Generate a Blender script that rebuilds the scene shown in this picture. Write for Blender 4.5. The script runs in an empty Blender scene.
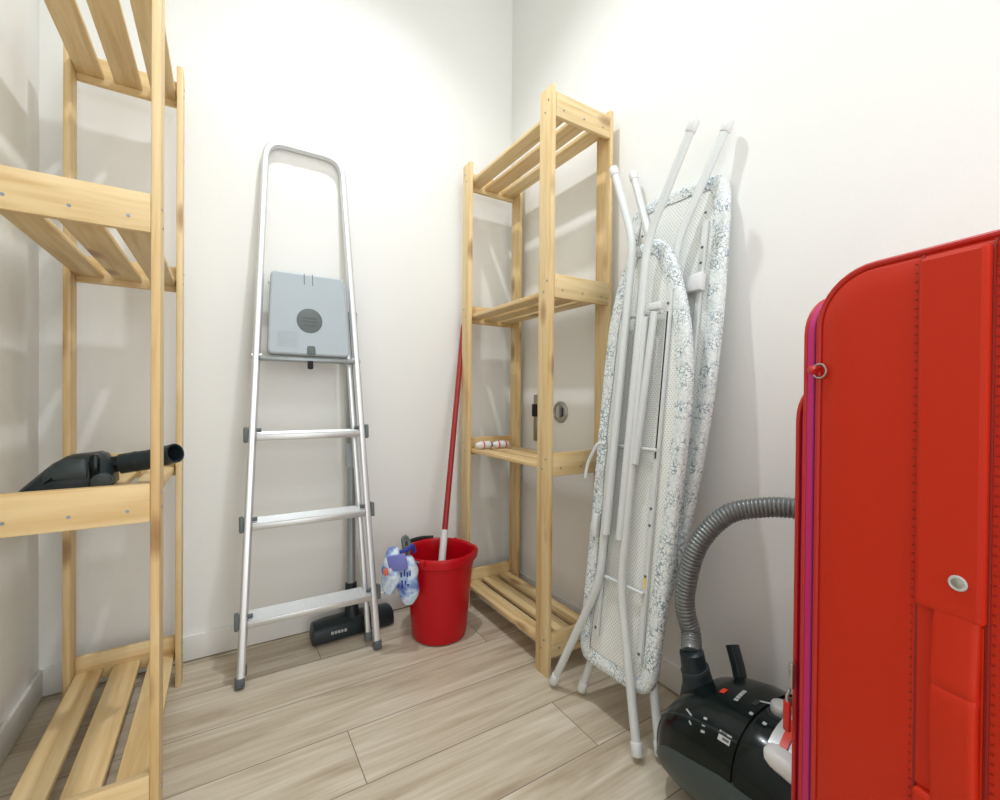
import bpy, bmesh, math, random
from mathutils import Vector, Matrix, noise
random.seed(4)
scene = bpy.context.scene
COL = scene.collection
V = Vector

# ------------------------------------------------------------------ materials
def srgb(r, g, b):
    f = lambda c: (c / 255) / 12.92 if c / 255 <= 0.04045 else ((c / 255 + 0.055) / 1.055) ** 2.4
    return (f(r), f(g), f(b), 1.0)

def new_mat(name):
    m = bpy.data.materials.new(name); m.use_nodes = True
    nt = m.node_tree
    return m, nt, nt.nodes['Principled BSDF'], nt.nodes, nt.links

def plain(name, col, rough=0.5, metal=0.0, spec=0.5, coat=0.0, bump=0.0, bscale=200.0, alpha=1.0, trans=0.0, sheen=0.0):
    m, nt, b, N, L = new_mat(name)
    b.inputs['Base Color'].default_value = col
    b.inputs['Roughness'].default_value = rough
    b.inputs['Metallic'].default_value = metal
    b.inputs['Specular IOR Level'].default_value = spec
    b.inputs['Coat Weight'].default_value = coat
    b.inputs['Transmission Weight'].default_value = trans
    b.inputs['Sheen Weight'].default_value = sheen
    b.inputs['Alpha'].default_value = alpha
    tc = N.new('ShaderNodeTexCoord')
    nz = N.new('ShaderNodeTexNoise'); nz.inputs['Scale'].default_value = bscale; nz.inputs['Detail'].default_value = 3
    L.new(tc.outputs['Object'], nz.inputs['Vector'])
    # faint procedural tone variation so nothing is perfectly flat
    mx = N.new('ShaderNodeMixRGB'); mx.blend_type = 'MULTIPLY'; mx.inputs['Fac'].default_value = 0.06
    mx.inputs['Color1'].default_value = col
    L.new(nz.outputs['Fac'], mx.inputs['Color2']); L.new(mx.outputs['Color'], b.inputs['Base Color'])
    if bump > 0:
        bp = N.new('ShaderNodeBump'); bp.inputs['Strength'].default_value = bump; bp.inputs['Distance'].default_value = 0.002
        L.new(nz.outputs['Fac'], bp.inputs['Height']); L.new(bp.outputs['Normal'], b.inputs['Normal'])
    return m

def ramp(N, stops, interp='LINEAR'):
    r = N.new('ShaderNodeValToRGB'); r.color_ramp.interpolation = interp
    els = r.color_ramp.elements
    while len(els) < len(stops): els.new(0.5)
    for e, (p, c) in zip(els, stops): e.position = p; e.color = c
    return r

def math_node(N, L, op, a, b=None, c=None):
    n = N.new('ShaderNodeMath'); n.operation = op
    for i, v in enumerate((a, b, c)):
        if v is None: continue
        if isinstance(v, (int, float)): n.inputs[i].default_value = v
        else: L.new(v, n.inputs[i])
    return n.outputs[0]

def pine(name, axis):
    """light knotty pine, grain running along the given axis"""
    m, nt, b, N, L = new_mat(name)
    tc = N.new('ShaderNodeTexCoord'); oi = N.new('ShaderNodeObjectInfo')
    off = N.new('ShaderNodeVectorMath'); off.operation = 'SCALE'
    off.inputs[0].default_value = (3.1, 2.3, 4.7); L.new(oi.outputs['Random'], off.inputs['Scale'])
    add = N.new('ShaderNodeVectorMath'); add.operation = 'ADD'
    L.new(tc.outputs['Object'], add.inputs[0]); L.new(off.outputs[0], add.inputs[1])
    sc = [1.0, 1.0, 1.0]; sc[axis] = 0.07
    mp = N.new('ShaderNodeMapping'); mp.inputs['Scale'].default_value = sc
    L.new(add.outputs[0], mp.inputs['Vector'])
    n1 = N.new('ShaderNodeTexNoise'); n1.inputs['Scale'].default_value = 55; n1.inputs['Detail'].default_value = 5
    n1.inputs['Distortion'].default_value = 0.6
    L.new(mp.outputs[0], n1.inputs['Vector'])
    r1 = ramp(N, [(0.30, srgb(216, 186, 134)), (0.5, srgb(232, 209, 163)), (0.72, srgb(240, 222, 182))])
    L.new(n1.outputs['Fac'], r1.inputs['Fac'])
    n2 = N.new('ShaderNodeTexNoise'); n2.inputs['Scale'].default_value = 9; n2.inputs['Detail'].default_value = 2
    L.new(mp.outputs[0], n2.inputs['Vector'])
    r2 = ramp(N, [(0.3, srgb(240, 224, 198)), (0.7, srgb(255, 252, 245))])
    L.new(n2.outputs['Fac'], r2.inputs['Fac'])
    mu = N.new('ShaderNodeMixRGB'); mu.blend_type = 'MULTIPLY'; mu.inputs['Fac'].default_value = 0.85
    L.new(r1.outputs['Color'], mu.inputs['Color1']); L.new(r2.outputs['Color'], mu.inputs['Color2'])
    # knots
    sk = [1.0, 1.0, 1.0]; sk[axis] = 0.42
    mk = N.new('ShaderNodeMapping'); mk.inputs['Scale'].default_value = sk
    L.new(add.outputs[0], mk.inputs['Vector'])
    vo = N.new('ShaderNodeTexVoronoi'); vo.inputs['Scale'].default_value = 10
    L.new(mk.outputs[0], vo.inputs['Vector'])
    rk = ramp(N, [(0.0, (1, 1, 1, 1)), (0.10, (.8, .8, .8, 1)), (0.175, (.25, .25, .25, 1)), (0.21, (0, 0, 0, 1))])
    L.new(vo.outputs['Distance'], rk.inputs['Fac'])
    km = N.new('ShaderNodeMixRGB'); km.inputs['Color2'].default_value = srgb(139, 90, 48)
    kf = math_node(N, L, 'MULTIPLY', rk.outputs['Color'], 0.75)
    L.new(kf, km.inputs['Fac']); L.new(mu.outputs['Color'], km.inputs['Color1'])
    L.new(km.outputs['Color'], b.inputs['Base Color'])
    b.inputs['Roughness'].default_value = 0.5
    bp = N.new('ShaderNodeBump'); bp.inputs['Strength'].default_value = 0.08; bp.inputs['Distance'].default_value = 0.001
    L.new(n1.outputs['Fac'], bp.inputs['Height']); L.new(bp.outputs['Normal'], b.inputs['Normal'])
    return m

def floor_mat():
    """wood-look porcelain planks, 17.5 x 148 cm, laid in a third-offset bond"""
    m, nt, b, N, L = new_mat('wood_look_tile')
    W, LEN, OFF = 0.1755, 1.482, 0.494
    tc = N.new('ShaderNodeTexCoord'); sx = N.new('ShaderNodeSeparateXYZ')
    L.new(tc.outputs['Object'], sx.inputs[0])
    x, y = sx.outputs['X'], sx.outputs['Y']
    v = math_node(N, L, 'DIVIDE', math_node(N, L, 'SUBTRACT', y, 0.772), W)
    row = math_node(N, L, 'FLOOR', v); fv = math_node(N, L, 'SUBTRACT', v, row)
    u = math_node(N, L, 'DIVIDE', math_node(N, L, 'ADD', math_node(N, L, 'SUBTRACT', x, 0.755), math_node(N, L, 'MULTIPLY', row, OFF)), LEN)
    col = math_node(N, L, 'FLOOR', u); fu = math_node(N, L, 'SUBTRACT', u, col)
    dv = math_node(N, L, 'MULTIPLY', math_node(N, L, 'MINIMUM', fv, math_node(N, L, 'SUBTRACT', 1.0, fv)), W)
    du = math_node(N, L, 'MULTIPLY', math_node(N, L, 'MINIMUM', fu, math_node(N, L, 'SUBTRACT', 1.0, fu)), LEN)
    dist = math_node(N, L, 'MINIMUM', dv, du)
    grout = math_node(N, L, 'LESS_THAN', dist, 0.0011)
    # per-plank offset for the print
    cid = N.new('ShaderNodeCombineXYZ'); L.new(row, cid.inputs[0]); L.new(col, cid.inputs[1])
    wn = N.new('ShaderNodeTexWhiteNoise'); wn.noise_dimensions = '3D'; L.new(cid.outputs[0], wn.inputs['Vector'])
    sc = N.new('ShaderNodeVectorMath'); sc.operation = 'SCALE'; sc.inputs['Scale'].default_value = 7.0
    L.new(wn.outputs['Color'], sc.inputs[0])
    ad = N.new('ShaderNodeVectorMath'); ad.operation = 'ADD'
    L.new(tc.outputs['Object'], ad.inputs[0]); L.new(sc.outputs[0], ad.inputs[1])
    mp = N.new('ShaderNodeMapping'); mp.inputs['Scale'].default_value = (0.13, 1.0, 1.0)
    L.new(ad.outputs[0], mp.inputs['Vector'])
    n1 = N.new('ShaderNodeTexNoise'); n1.inputs['Scale'].default_value = 17; n1.inputs['Detail'].default_value = 5
    n1.inputs['Distortion'].default_value = 0.9; L.new(mp.outputs[0], n1.inputs['Vector'])
    r1 = ramp(N, [(0.30, srgb(176, 160, 138)), (0.45, srgb(199, 187, 166)), (0.60, srgb(212, 202, 183)), (0.8, srgb(220, 211, 195))])
    L.new(n1.outputs['Fac'], r1.inputs['Fac'])
    mp2 = N.new('ShaderNodeMapping'); mp2.inputs['Scale'].default_value = (0.05, 1.0, 1.0)
    L.new(ad.outputs[0], mp2.inputs['Vector'])
    n2 = N.new('ShaderNodeTexNoise'); n2.inputs['Scale'].default_value = 110; n2.inputs['Detail'].default_value = 3
    L.new(mp2.outputs[0], n2.inputs['Vector'])
    r2 = ramp(N, [(0.3, srgb(232, 226, 216)), (0.7, (1, 1, 1, 1))]); L.new(n2.outputs['Fac'], r2.inputs['Fac'])
    mu = N.new('ShaderNodeMixRGB'); mu.blend_type = 'MULTIPLY'; mu.inputs['Fac'].default_value = 0.8
    L.new(r1.outputs['Color'], mu.inputs['Color1']); L.new(r2.outputs['Color'], mu.inputs['Color2'])
    gm = N.new('ShaderNodeMixRGB'); gm.inputs['Color2'].default_value = srgb(126, 115, 100)
    L.new(grout, gm.inputs['Fac']); L.new(mu.outputs['Color'], gm.inputs['Color1'])
    L.new(gm.outputs['Color'], b.inputs['Base Color'])
    b.inputs['Roughness'].default_value = 0.36
    b.inputs['Specular IOR Level'].default_value = 0.4
    bp = N.new('ShaderNodeBump'); bp.inputs['Strength'].default_value = 0.5; bp.inputs['Distance'].default_value = 0.001
    inv = math_node(N, L, 'SUBTRACT', 1.0, grout)
    L.new(inv, bp.inputs['Height']); L.new(bp.outputs['Normal'], b.inputs['Normal'])
    return m

def cover_mat():
    """white cotton printed with a fine blue-grey crackle of leaves"""
    m, nt, b, N, L = new_mat('printed_cotton')
    tc = N.new('ShaderNodeTexCoord')
    nz = N.new('ShaderNodeTexNoise'); nz.inputs['Scale'].default_value = 38; nz.inputs['Detail'].default_value = 2
    L.new(tc.outputs['Object'], nz.inputs['Vector'])
    mx = N.new('ShaderNodeMixRGB'); mx.inputs['Fac'].default_value = 0.045
    L.new(tc.outputs['Object'], mx.inputs['Color1']); L.new(nz.outputs['Color'], mx.inputs['Color2'])
    vo = N.new('ShaderNodeTexVoronoi'); vo.feature = 'DISTANCE_TO_EDGE'; vo.inputs['Scale'].default_value = 96
    L.new(mx.outputs['Color'], vo.inputs['Vector'])
    r = ramp(N, [(0.0, srgb(104, 126, 138)), (0.05, srgb(160, 176, 182)), (0.12, srgb(238, 242, 241))])
    L.new(vo.outputs['Distance'], r.inputs['Fac'])
    n2 = N.new('ShaderNodeTexNoise'); n2.inputs['Scale'].default_value = 30
    L.new(tc.outputs['Object'], n2.inputs['Vector'])
    mk = ramp(N, [(0.40, (0, 0, 0, 1)), (0.60, (1, 1, 1, 1))]); L.new(n2.outputs['Fac'], mk.inputs['Fac'])
    m2 = N.new('ShaderNodeMixRGB'); m2.inputs['Color1'].default_value = srgb(232, 237, 235)
    ff = math_node(N, L, 'MULTIPLY_ADD', mk.outputs['Color'], 0.7, 0.3)
    L.new(ff, m2.inputs['Fac']); L.new(r.outputs['Color'], m2.inputs['Color2'])
    L.new(m2.outputs['Color'], b.inputs['Base Color'])
    b.inputs['Roughness'].default_value = 0.8
    n3 = N.new('ShaderNodeTexNoise'); n3.inputs['Scale'].default_value = 90
    L.new(tc.outputs['Object'], n3.inputs['Vector'])
    bp = N.new('ShaderNodeBump'); bp.inputs['Strength'].default_value = 0.5; bp.inputs['Distance'].default_value = 0.004
    L.new(n3.outputs['Fac'], bp.inputs['Height']); L.new(bp.outputs['Normal'], b.inputs['Normal'])
    return m

def mesh_mat():
    """white enamelled expanded metal: small staggered openings"""
    m, nt, b, N, L = new_mat('white_expanded_metal')
    tc = N.new('ShaderNodeTexCoord'); sx = N.new('ShaderNodeSeparateXYZ'); L.new(tc.outputs['Object'], sx.inputs[0])
    PX, PZ = 0.0085, 0.0054
    v = math_node(N, L, 'DIVIDE', sx.outputs['Z'], PZ); row = math_node(N, L, 'FLOOR', v)
    fv = math_node(N, L, 'SUBTRACT', math_node(N, L, 'SUBTRACT', v, row), 0.5)
    u = math_node(N, L, 'ADD', math_node(N, L, 'DIVIDE', sx.outputs['X'], PX), math_node(N, L, 'MULTIPLY', row, 0.5))
    fu = math_node(N, L, 'SUBTRACT', math_node(N, L, 'FRACT', u), 0.5)
    d = math_node(N, L, 'ADD', math_node(N, L, 'ABSOLUTE', fu), math_node(N, L, 'ABSOLUTE', fv))
    hole = ramp(N, [(0.26, (1, 1, 1, 1)), (0.36, (0, 0, 0, 1))]); L.new(d, hole.inputs['Fac'])
    mx = N.new('ShaderNodeMixRGB'); mx.inputs['Color1'].default_value = srgb(243, 244, 240); mx.inputs['Color2'].default_value = srgb(196, 203, 197)
    L.new(hole.outputs['Color'], mx.inputs['Fac']); L.new(mx.outputs['Color'], b.inputs['Base Color'])
    b.inputs['Roughness'].default_value = 0.4
    bp = N.new('ShaderNodeBump'); bp.invert = True; bp.inputs['Strength'].default_value = 0.6; bp.inputs['Distance'].default_value = 0.002
    L.new(hole.outputs['Color'], bp.inputs['Height']); L.new(bp.outputs['Normal'], b.inputs['Normal'])
    return m

def package_mat():
    """printed plastic wrapping: lilac-blue and white fields"""
    m, nt, b, N, L = new_mat('printed_plastic_wrap')
    tc = N.new('ShaderNodeTexCoord')
    nz = N.new('ShaderNodeTexNoise'); nz.inputs['Scale'].default_value = 26; nz.inputs['Detail'].default_value = 3
    L.new(tc.outputs['Object'], nz.inputs['Vector'])
    r = ramp(N, [(0.36, srgb(92, 118, 196)), (0.46, srgb(158, 186, 226)), (0.56, srgb(222, 234, 246)), (0.68, srgb(170, 200, 232))])
    L.new(nz.outputs['Fac'], r.inputs['Fac']); L.new(r.outputs['Color'], b.inputs['Base Color'])
    b.inputs['Roughness'].default_value = 0.22
    bp = N.new('ShaderNodeBump'); bp.inputs['Strength'].default_value = 0.6; bp.inputs['Distance'].default_value = 0.006
    L.new(nz.outputs['Fac'], bp.inputs['Height']); L.new(bp.outputs['Normal'], b.inputs['Normal'])
    return m

PX, PY, PZ = pine('pine_grain_across', 0), pine('pine_grain_deep', 1), pine('pine_grain_up', 2)
M = dict(
    wall=plain('white_wall_paint', srgb(246, 246, 242), 0.85, spec=0.2, bump=0.05, bscale=350),
    base=plain('white_baseboard', srgb(236, 235, 230), 0.45),
    ceil=plain('white_ceiling_paint', srgb(244, 243, 240), 0.9, spec=0.1),
    floor=floor_mat(),
    alu=plain('brushed_aluminium', srgb(226, 229, 232), 0.36, metal=0.7),
    alu_step=plain('aluminium_tread', srgb(214, 216, 216), 0.42, metal=0.75),
    greyplastic=plain('pale_grey_plastic', srgb(178, 188, 194), 0.45),
    midgrey=plain('mid_grey_plastic', srgb(98, 107, 106), 0.5),
    capgrey=plain('dark_grey_plastic', srgb(84, 92, 96), 0.5),
    black=plain('charcoal_plastic', srgb(33, 44, 48), 0.36, spec=0.35),
    blackmatte=plain('matte_charcoal_plastic', srgb(52, 63, 66), 0.55),
    gloss=plain('glossy_black_green_plastic', srgb(12, 23, 22), 0.2, spec=0.22, coat=0.08),
    skirt=plain('slate_plastic', srgb(58, 70, 71), 0.42),
    rubber=plain('black_rubber', srgb(22, 26, 27), 0.7),
    hose=plain('grey_hose_plastic', srgb(120, 124, 124), 0.32, metal=0.3),
    tube=plain('grey_tube', srgb(160, 168, 170), 0.35, metal=0.35),
    red=plain('red_bucket_plastic', srgb(192, 4, 22), 0.36, spec=0.35),
    redpole=plain('red_pole_paint', srgb(158, 34, 34), 0.35),
    redmark=plain('red_plastic', srgb(222, 58, 40), 0.35),
    white=plain('white_enamel', srgb(218, 222, 220), 0.32),
    whiteplastic=plain('white_plastic', srgb(226, 227, 226), 0.4),
    silver=plain('silver_plastic', srgb(196, 200, 200), 0.3, metal=0.3),
    steel=plain('steel', srgb(178, 178, 172), 0.3, metal=0.9),
    screw=plain('zinc_screw', srgb(150, 160, 172), 0.35, metal=0.8),
    dark=plain('dark_slot', srgb(34, 38, 38), 0.6),
    cover=cover_mat(), mesh=mesh_mat(), pack=package_mat(),
    bluelabel=plain('lilac_label', srgb(120, 124, 196), 0.3),
    orange=plain('orange_label', srgb(214, 110, 84), 0.4),
    strap=plain('blue_strap', srgb(44, 66, 158), 0.4),
    case=plain('red_nylon', srgb(198, 40, 6), 0.5, spec=0.3, bump=0.12, bscale=900),
    piping=plain('red_piping', srgb(190, 34, 24), 0.42),
    magenta=plain('magenta_zip_tape', srgb(196, 30, 112), 0.5),
    zip=plain('plum_zip_teeth', srgb(140, 18, 84), 0.4),
    seam=plain('dark_red_stitching', srgb(138, 22, 14), 0.7),
    yellow=plain('yellow_sticker', srgb(236, 214, 120), 0.5),
    strand=plain('white_cotton_strand', srgb(224, 224, 218), 0.9),
    pine_x=PX, pine_y=PY, pine_z=PZ,
)

# ------------------------------------------------------------------ mesh helpers
def catmull(pts, n=8, closed=False):
    P = [V(p) for p in pts]; out = []; k = len(P)
    rng = range(k) if closed else range(k - 1)
    for i in rng:
        if closed: a, b, c, d = P[(i - 1) % k], P[i], P[(i + 1) % k], P[(i + 2) % k]
        else: a, b, c, d = P[max(i - 1, 0)], P[i], P[i + 1], P[min(i + 2, k - 1)]
        for j in range(n):
            t = j / n
            out.append(0.5 * ((2 * b) + (c - a) * t + (2 * a - 5 * b + 4 * c - d) * t * t + (3 * b - a - 3 * c + d) * t ** 3))
    if not closed: out.append(P[-1].copy())
    return out

def fillet(pts, r, n=8):
    P = [V(p) for p in pts]; out = [P[0]]
    for i in range(1, len(P) - 1):
        a, b, c = P[i - 1], P[i], P[i + 1]
        d1, d2 = (a - b), (c - b)
        q = min(r, d1.length * 0.48, d2.length * 0.48)
        s, e = b + d1.normalized() * q, b + d2.normalized() * q
        for j in range(n + 1):
            t = j / n
            out.append(s * (1 - t) ** 2 + b * 2 * t * (1 - t) + e * t * t)
    out.append(P[-1]); return out

def rrect(w, h, r, n=5, cx=0.0, cy=0.0):
    """rounded rectangle, counter-clockwise (x, y)"""
    r = min(r, w / 2 - 1e-5, h / 2 - 1e-5); out = []
    for sx, sy, a0 in ((1, 1, 0), (-1, 1, 90), (-1, -1, 180), (1, -1, 270)):
        for j in range(n + 1):
            a = math.radians(a0 + 90 * j / n)
            out.append((cx + sx * (w / 2 - r) + r * math.cos(a), cy + sy * (h / 2 - r) + r * math.sin(a)))
    return out

def inset(poly, d):
    """offset a closed CCW 2-D outline inwards by d"""
    k = len(poly); out = []
    for i in range(k):
        a, b, c = V(poly[i - 1]), V(poly[i]), V(poly[(i + 1) % k])
        t = (c - a)
        nrm = V((-t.y, t.x)); nrm.normalize()
        out.append((b.x + nrm.x * d, b.y + nrm.y * d))
    return out

class MB:
    def __init__(s): s.bm = bmesh.new()
    def box(s, c, size, bev=0.0, rot=None, seg=2, taper=None):
        t = bmesh.new(); bmesh.ops.create_cube(t, size=1.0)
        for v in t.verts:
            v.co = V((v.co.x * size[0], v.co.y * size[1], v.co.z * size[2]))
            if taper and v.co.z > 0: v.co.x *= taper[0]; v.co.y *= taper[1]
        if bev > 0: bmesh.ops.bevel(t, geom=t.edges[:], offset=bev, segments=seg, profile=0.5, affect='EDGES')
        Mx = Matrix.Translation(V(c)) @ (rot.to_4x4() if rot else Matrix.Identity(4))
        bmesh.ops.transform(t, matrix=Mx, verts=t.verts[:]); return s._merge(t)
    def _merge(s, t):
        me = bpy.data.meshes.new('tmp'); t.to_mesh(me); t.free(); s.bm.from_mesh(me); bpy.data.meshes.remove(me); return s
    def rings(s, rings, cap0=True, cap1=True, closed=True, loop=False):
        vs = [[s.bm.verts.new(p) for p in r] for r in rings]
        n = len(vs[0]); m = len(vs)
        for i in range(m if loop else m - 1):
            a, b = vs[i], vs[(i + 1) % m]
            for j in range(n if closed else n - 1):
                k = (j + 1) % n
                try: s.bm.faces.new((a[j], a[k], b[k], b[j]))
                except ValueError: pass
        if cap0 and not loop: s.bm.faces.new(list(reversed(vs[0])))
        if cap1 and not loop: s.bm.faces.new(vs[-1])
        return s
    def sweep(s, path, section, up=None, closed=False):
        """sweep a 2-D section along a path; radii may vary: section(i) -> list of (u, v)"""
        P = [V(p) for p in path]; k = len(P); rings = []; prev = None
        for i, p in enumerate(P):
            if closed: t = P[(i + 1) % k] - P[i - 1]
            else: t = P[min(i + 1, k - 1)] - P[max(i - 1, 0)]
            t.normalize()
            if up is not None: b = V(up)
            elif prev is None: b = V((0, 0, 1)) if abs(t.z) < 0.9 else V((1, 0, 0))
            else: b = prev
            a = b.cross(t); a.normalize(); b = t.cross(a); b.normalize(); prev = b
            sec = section(i) if callable(section) else section
            rings.append([p + a * u + b * v for u, v in sec])
        return s.rings(rings, loop=closed)
    def tube(s, path, r, n=14, closed=False):
        rr = r if callable(r) else (lambda i: r)
        sec = lambda i: [(rr(i) * math.cos(2 * math.pi * j / n), rr(i) * math.sin(2 * math.pi * j / n)) for j in range(n)]
        return s.sweep(path, sec, closed=closed)
    def cyl(s, p0, p1, r, n=20, bev=0.0, r1=None):
        p0, p1 = V(p0), V(p1); r1 = r if r1 is None else r1; d = (p1 - p0)
        if bev <= 0: return s.tube([p0, p1], lambda i: (r, r1)[i], n)
        u = d.normalized() * bev
        return s.tube([p0, p0 + u * .35, p0 + u, p1 - u, p1 - u * .35, p1], lambda i: (r - bev, r - bev * .3, r, r1, r1 - bev * .3, r1 - bev)[i], n)
    def lathe(s, prof, n=40, c=(0, 0, 0), fn=None, cap0=True, cap1=True):
        rings = []
        for r, z in prof:
            ring = []
            for j in range(n):
                a = 2 * math.pi * j / n
                rr = fn(a, r, z) if fn else r
                ring.append(V(c) + V((rr * math.cos(a), rr * math.sin(a), z)))
            rings.append(ring)
        return s.rings(rings, cap0, cap1)
    def plate(s, poly, f, d0, d1, bev=0.0):
        """closed outline (a, b) -> f(a, b, depth); solid between depths d0 and d1 (d1 is the face with a soft edge)"""
        rs = [[f(a, b, d0) for a, b in poly]]
        if bev > 0:
            sg = 1 if d1 > d0 else -1
            rs.append([f(a, b, d1 - sg * bev) for a, b in poly])
            rs.append([f(a, b, d1 - sg * bev * .3) for a, b in inset(poly, bev * .3)])
            rs.append([f(a, b, d1) for a, b in inset(poly, bev)])
        else: rs.append([f(a, b, d1) for a, b in poly])
        return s.rings(rs)
    def build(s, name, mat, parent=None, smooth=35, col=True):
        bmesh.ops.recalc_face_normals(s.bm, faces=s.bm.faces[:])
        me = bpy.data.meshes.new(name); s.bm.to_mesh(me); s.bm.free()
        me.materials.append(M[mat] if isinstance(mat, str) else mat)
        if smooth:
            me.shade_smooth(); me.set_sharp_from_angle(angle=math.radians(smooth))
        o = bpy.data.objects.new(name, me); COL.objects.link(o)
        if parent: o.parent = parent
        return o

def thing(name, label, cat, loc=(0, 0, 0), rot=None, group=None):
    o = bpy.data.objects.new(name, None); COL.objects.link(o)
    o.empty_display_size = 0.05
    o.matrix_world = Matrix.Translation(V(loc)) @ (rot.to_4x4() if rot else Matrix.Identity(4))
    return tag(o, label, cat, group)

def tag(o, label, cat, group=None):
    o['label'] = label; o['category'] = cat
    if group: o['group'] = group
    return o

def struct(o):
    o['kind'] = 'structure'; return o

def rot_cols(x, y, z): return Matrix((x, y, z)).transposed()

# ------------------------------------------------------------------ the room
XL, XR, YB, YF, ZC = -0.421, 1.0785, 1.673, -1.25, 2.86
T = 0.08
struct(MB().box(((XL + XR) / 2, (YB + YF) / 2, -0.05), (XR - XL + 2 * T, YB - YF + 2 * T, 0.1)).build('floor', 'floor', smooth=0))
struct(MB().box(((XL + XR) / 2, (YB + YF) / 2, ZC + 0.05), (XR - XL + 2 * T, YB - YF + 2 * T, 0.1)).build('ceiling', 'ceil', smooth=0))
struct(MB().box(((XL + XR) / 2, YB + T / 2, ZC / 2), (XR - XL + 2 * T, T, ZC)).build('wall_back', 'wall', smooth=0))
struct(MB().box((XL - T / 2, (YB + YF) / 2, ZC / 2), (T, YB - YF, ZC)).build('wall_left', 'wall', smooth=0))
struct(MB().box((XR + T / 2, (YB + YF) / 2, ZC / 2), (T, YB - YF, ZC)).build('wall_right', 'wall', smooth=0))
struct(MB().box(((XL + XR) / 2, YF - T / 2, ZC / 2), (XR - XL + 2 * T, T, ZC)).build('wall_front', 'wall', smooth=0))
BH, BT = 0.08, 0.011
struct(MB().box(((XL + XR) / 2, YB - BT / 2, BH / 2 + .002), (XR - XL, BT, BH - .004), 0.003).build('baseboard_back', 'base'))
struct(MB().box((XL + BT / 2, (YB - BT + YF) / 2, BH / 2 + .002), (BT, YB - BT - YF, BH - .004), 0.003).build('baseboard_left', 'base'))
struct(MB().box((XR - BT / 2, (YB - BT + YF) / 2, BH / 2 + .002), (BT, YB - BT - YF, BH - .004), 0.003).build('baseboard_right', 'base'))

# ------------------------------------------------------------------ pine shelving units
SD, SL, SH, PT, PW = 0.2455, 0.569, 1.729, 0.0145, 0.0606
LEVELS = (0.125, 0.6576, 1.1823, 1.709)          # top edge of each end rail
BEAM_H, BEAM_T, SLAT_T = 0.070, 0.0145, 0.014
SLAT_Z = -BEAM_H + 0.015                         # underside of the slats below the rail top
SLATS = ((-0.0795, 0.056), (-0.0010, 0.059), (0.0765, 0.056))
def make_shelf(label):
    t = thing('shelving_unit', label, 'shelf')
    for sx in (-1, 1):
        for sy in (-1, 1):
            p = MB().box((sx * (SD / 2 - PT / 2), sy * (SL / 2 - PW / 2), SH / 2), (PT, PW, SH), 0.0025).build('post', 'pine_z', t)
            for z in LEVELS:
                for dy, dz in ((0.016, -0.020), (-0.004, -0.050)):
                    yy = sy * (SL / 2 - PW / 2 + dy * 0.8)
                    MB().cyl((sx * (SD / 2 - .001), yy, z + dz), (sx * (SD / 2 + .0012), yy, z + dz), 0.0028, 12).build('screw', 'screw', p)
    for z in LEVELS:
        for sy in (-1, 1):
            b = MB().box((0, sy * (SL / 2 - BEAM_T / 2), z - BEAM_H / 2), (SD - 2 * PT, BEAM_T, BEAM_H), 0.002).build('end_rail', 'pine_x', t)
            for cx, w in SLATS:
                MB().cyl((cx, sy * (SL / 2 - .001), z + SLAT_Z + SLAT_T * 0.6), (cx, sy * (SL / 2 + .0012), z + SLAT_Z + SLAT_T * 0.6), 0.0028, 12).build('screw', 'screw', b)
        for cx, w in SLATS:
            MB().box((cx, 0, z + SLAT_Z + SLAT_T / 2), (w, SL - 2 * BEAM_T - .0006, SLAT_T), 0.002).build('slat', 'pine_y', t)
    return t
def copy_tree(o, parent=None):
    c = o.copy(); COL.objects.link(c)
    if parent: c.parent = parent
    for ch in list(o.children): copy_tree(ch, c)
    return c
shelf_left = make_shelf('pine slatted shelving unit on the left holding the black vacuum nozzle')
shelf_left['group'] = 'pine shelving units'
shelf_right = copy_tree(shelf_left)
shelf_right['label'] = 'pine slatted shelving unit in the corner behind the red bucket, two white tubes on it'
shelf_left.location = (-0.0984 - SD / 2, 1.0254 + SL / 2, 0)
shelf_right.location = (0.8057 + SD / 2, 1.0339 + SL / 2, 0)
SLAT_TOP2 = LEVELS[1] + SLAT_Z + SLAT_T

# ------------------------------------------------------------------ aluminium step ladder
lean = V((0, 0.217, 1.63)).normalized()
lx = V((1, 0, 0)); ly = lean.cross(lx)
lad = thing('step_ladder', 'folded aluminium step ladder leaning on the back wall, grey platform tipped up', 'ladder', (0.2345, 1.4275, 0.004), rot_cols(lx, ly, lean))
def rail_x(b): return 0.1925 - 0.0445 * b
RT = 1.664
sec = rrect(0.021, 0.024, 0.006, 4)
for s in (-1, 1):
    top = (s * rail_x(1.50), 0.012, 1.50)
    MB().sweep([(s * rail_x(0.02), 0.012, 0.02), (s * rail_x(0.8), 0.012, 0.8), top], sec, up=(0, 1, 0)).build('side_rail', 'alu', lad)
    MB().box((s * (rail_x(0.0) + 0.0005), 0.012, 0.0145), (0.0245, 0.028, 0.028), 0.005).build('rubber_foot', 'capgrey', lad)
path = fillet([(-rail_x(1.50), 0.012, 1.50), (-rail_x(RT) , 0.012, RT), (rail_x(RT), 0.012, RT), (rail_x(1.50), 0.012, 1.50)], 0.062, 12)
MB().sweep(path, sec, up=(0, 1, 0)).build('top_hoop', 'alu', lad)
tilt = Matrix.Rotation(math.radians(9), 3, 'X')
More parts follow.
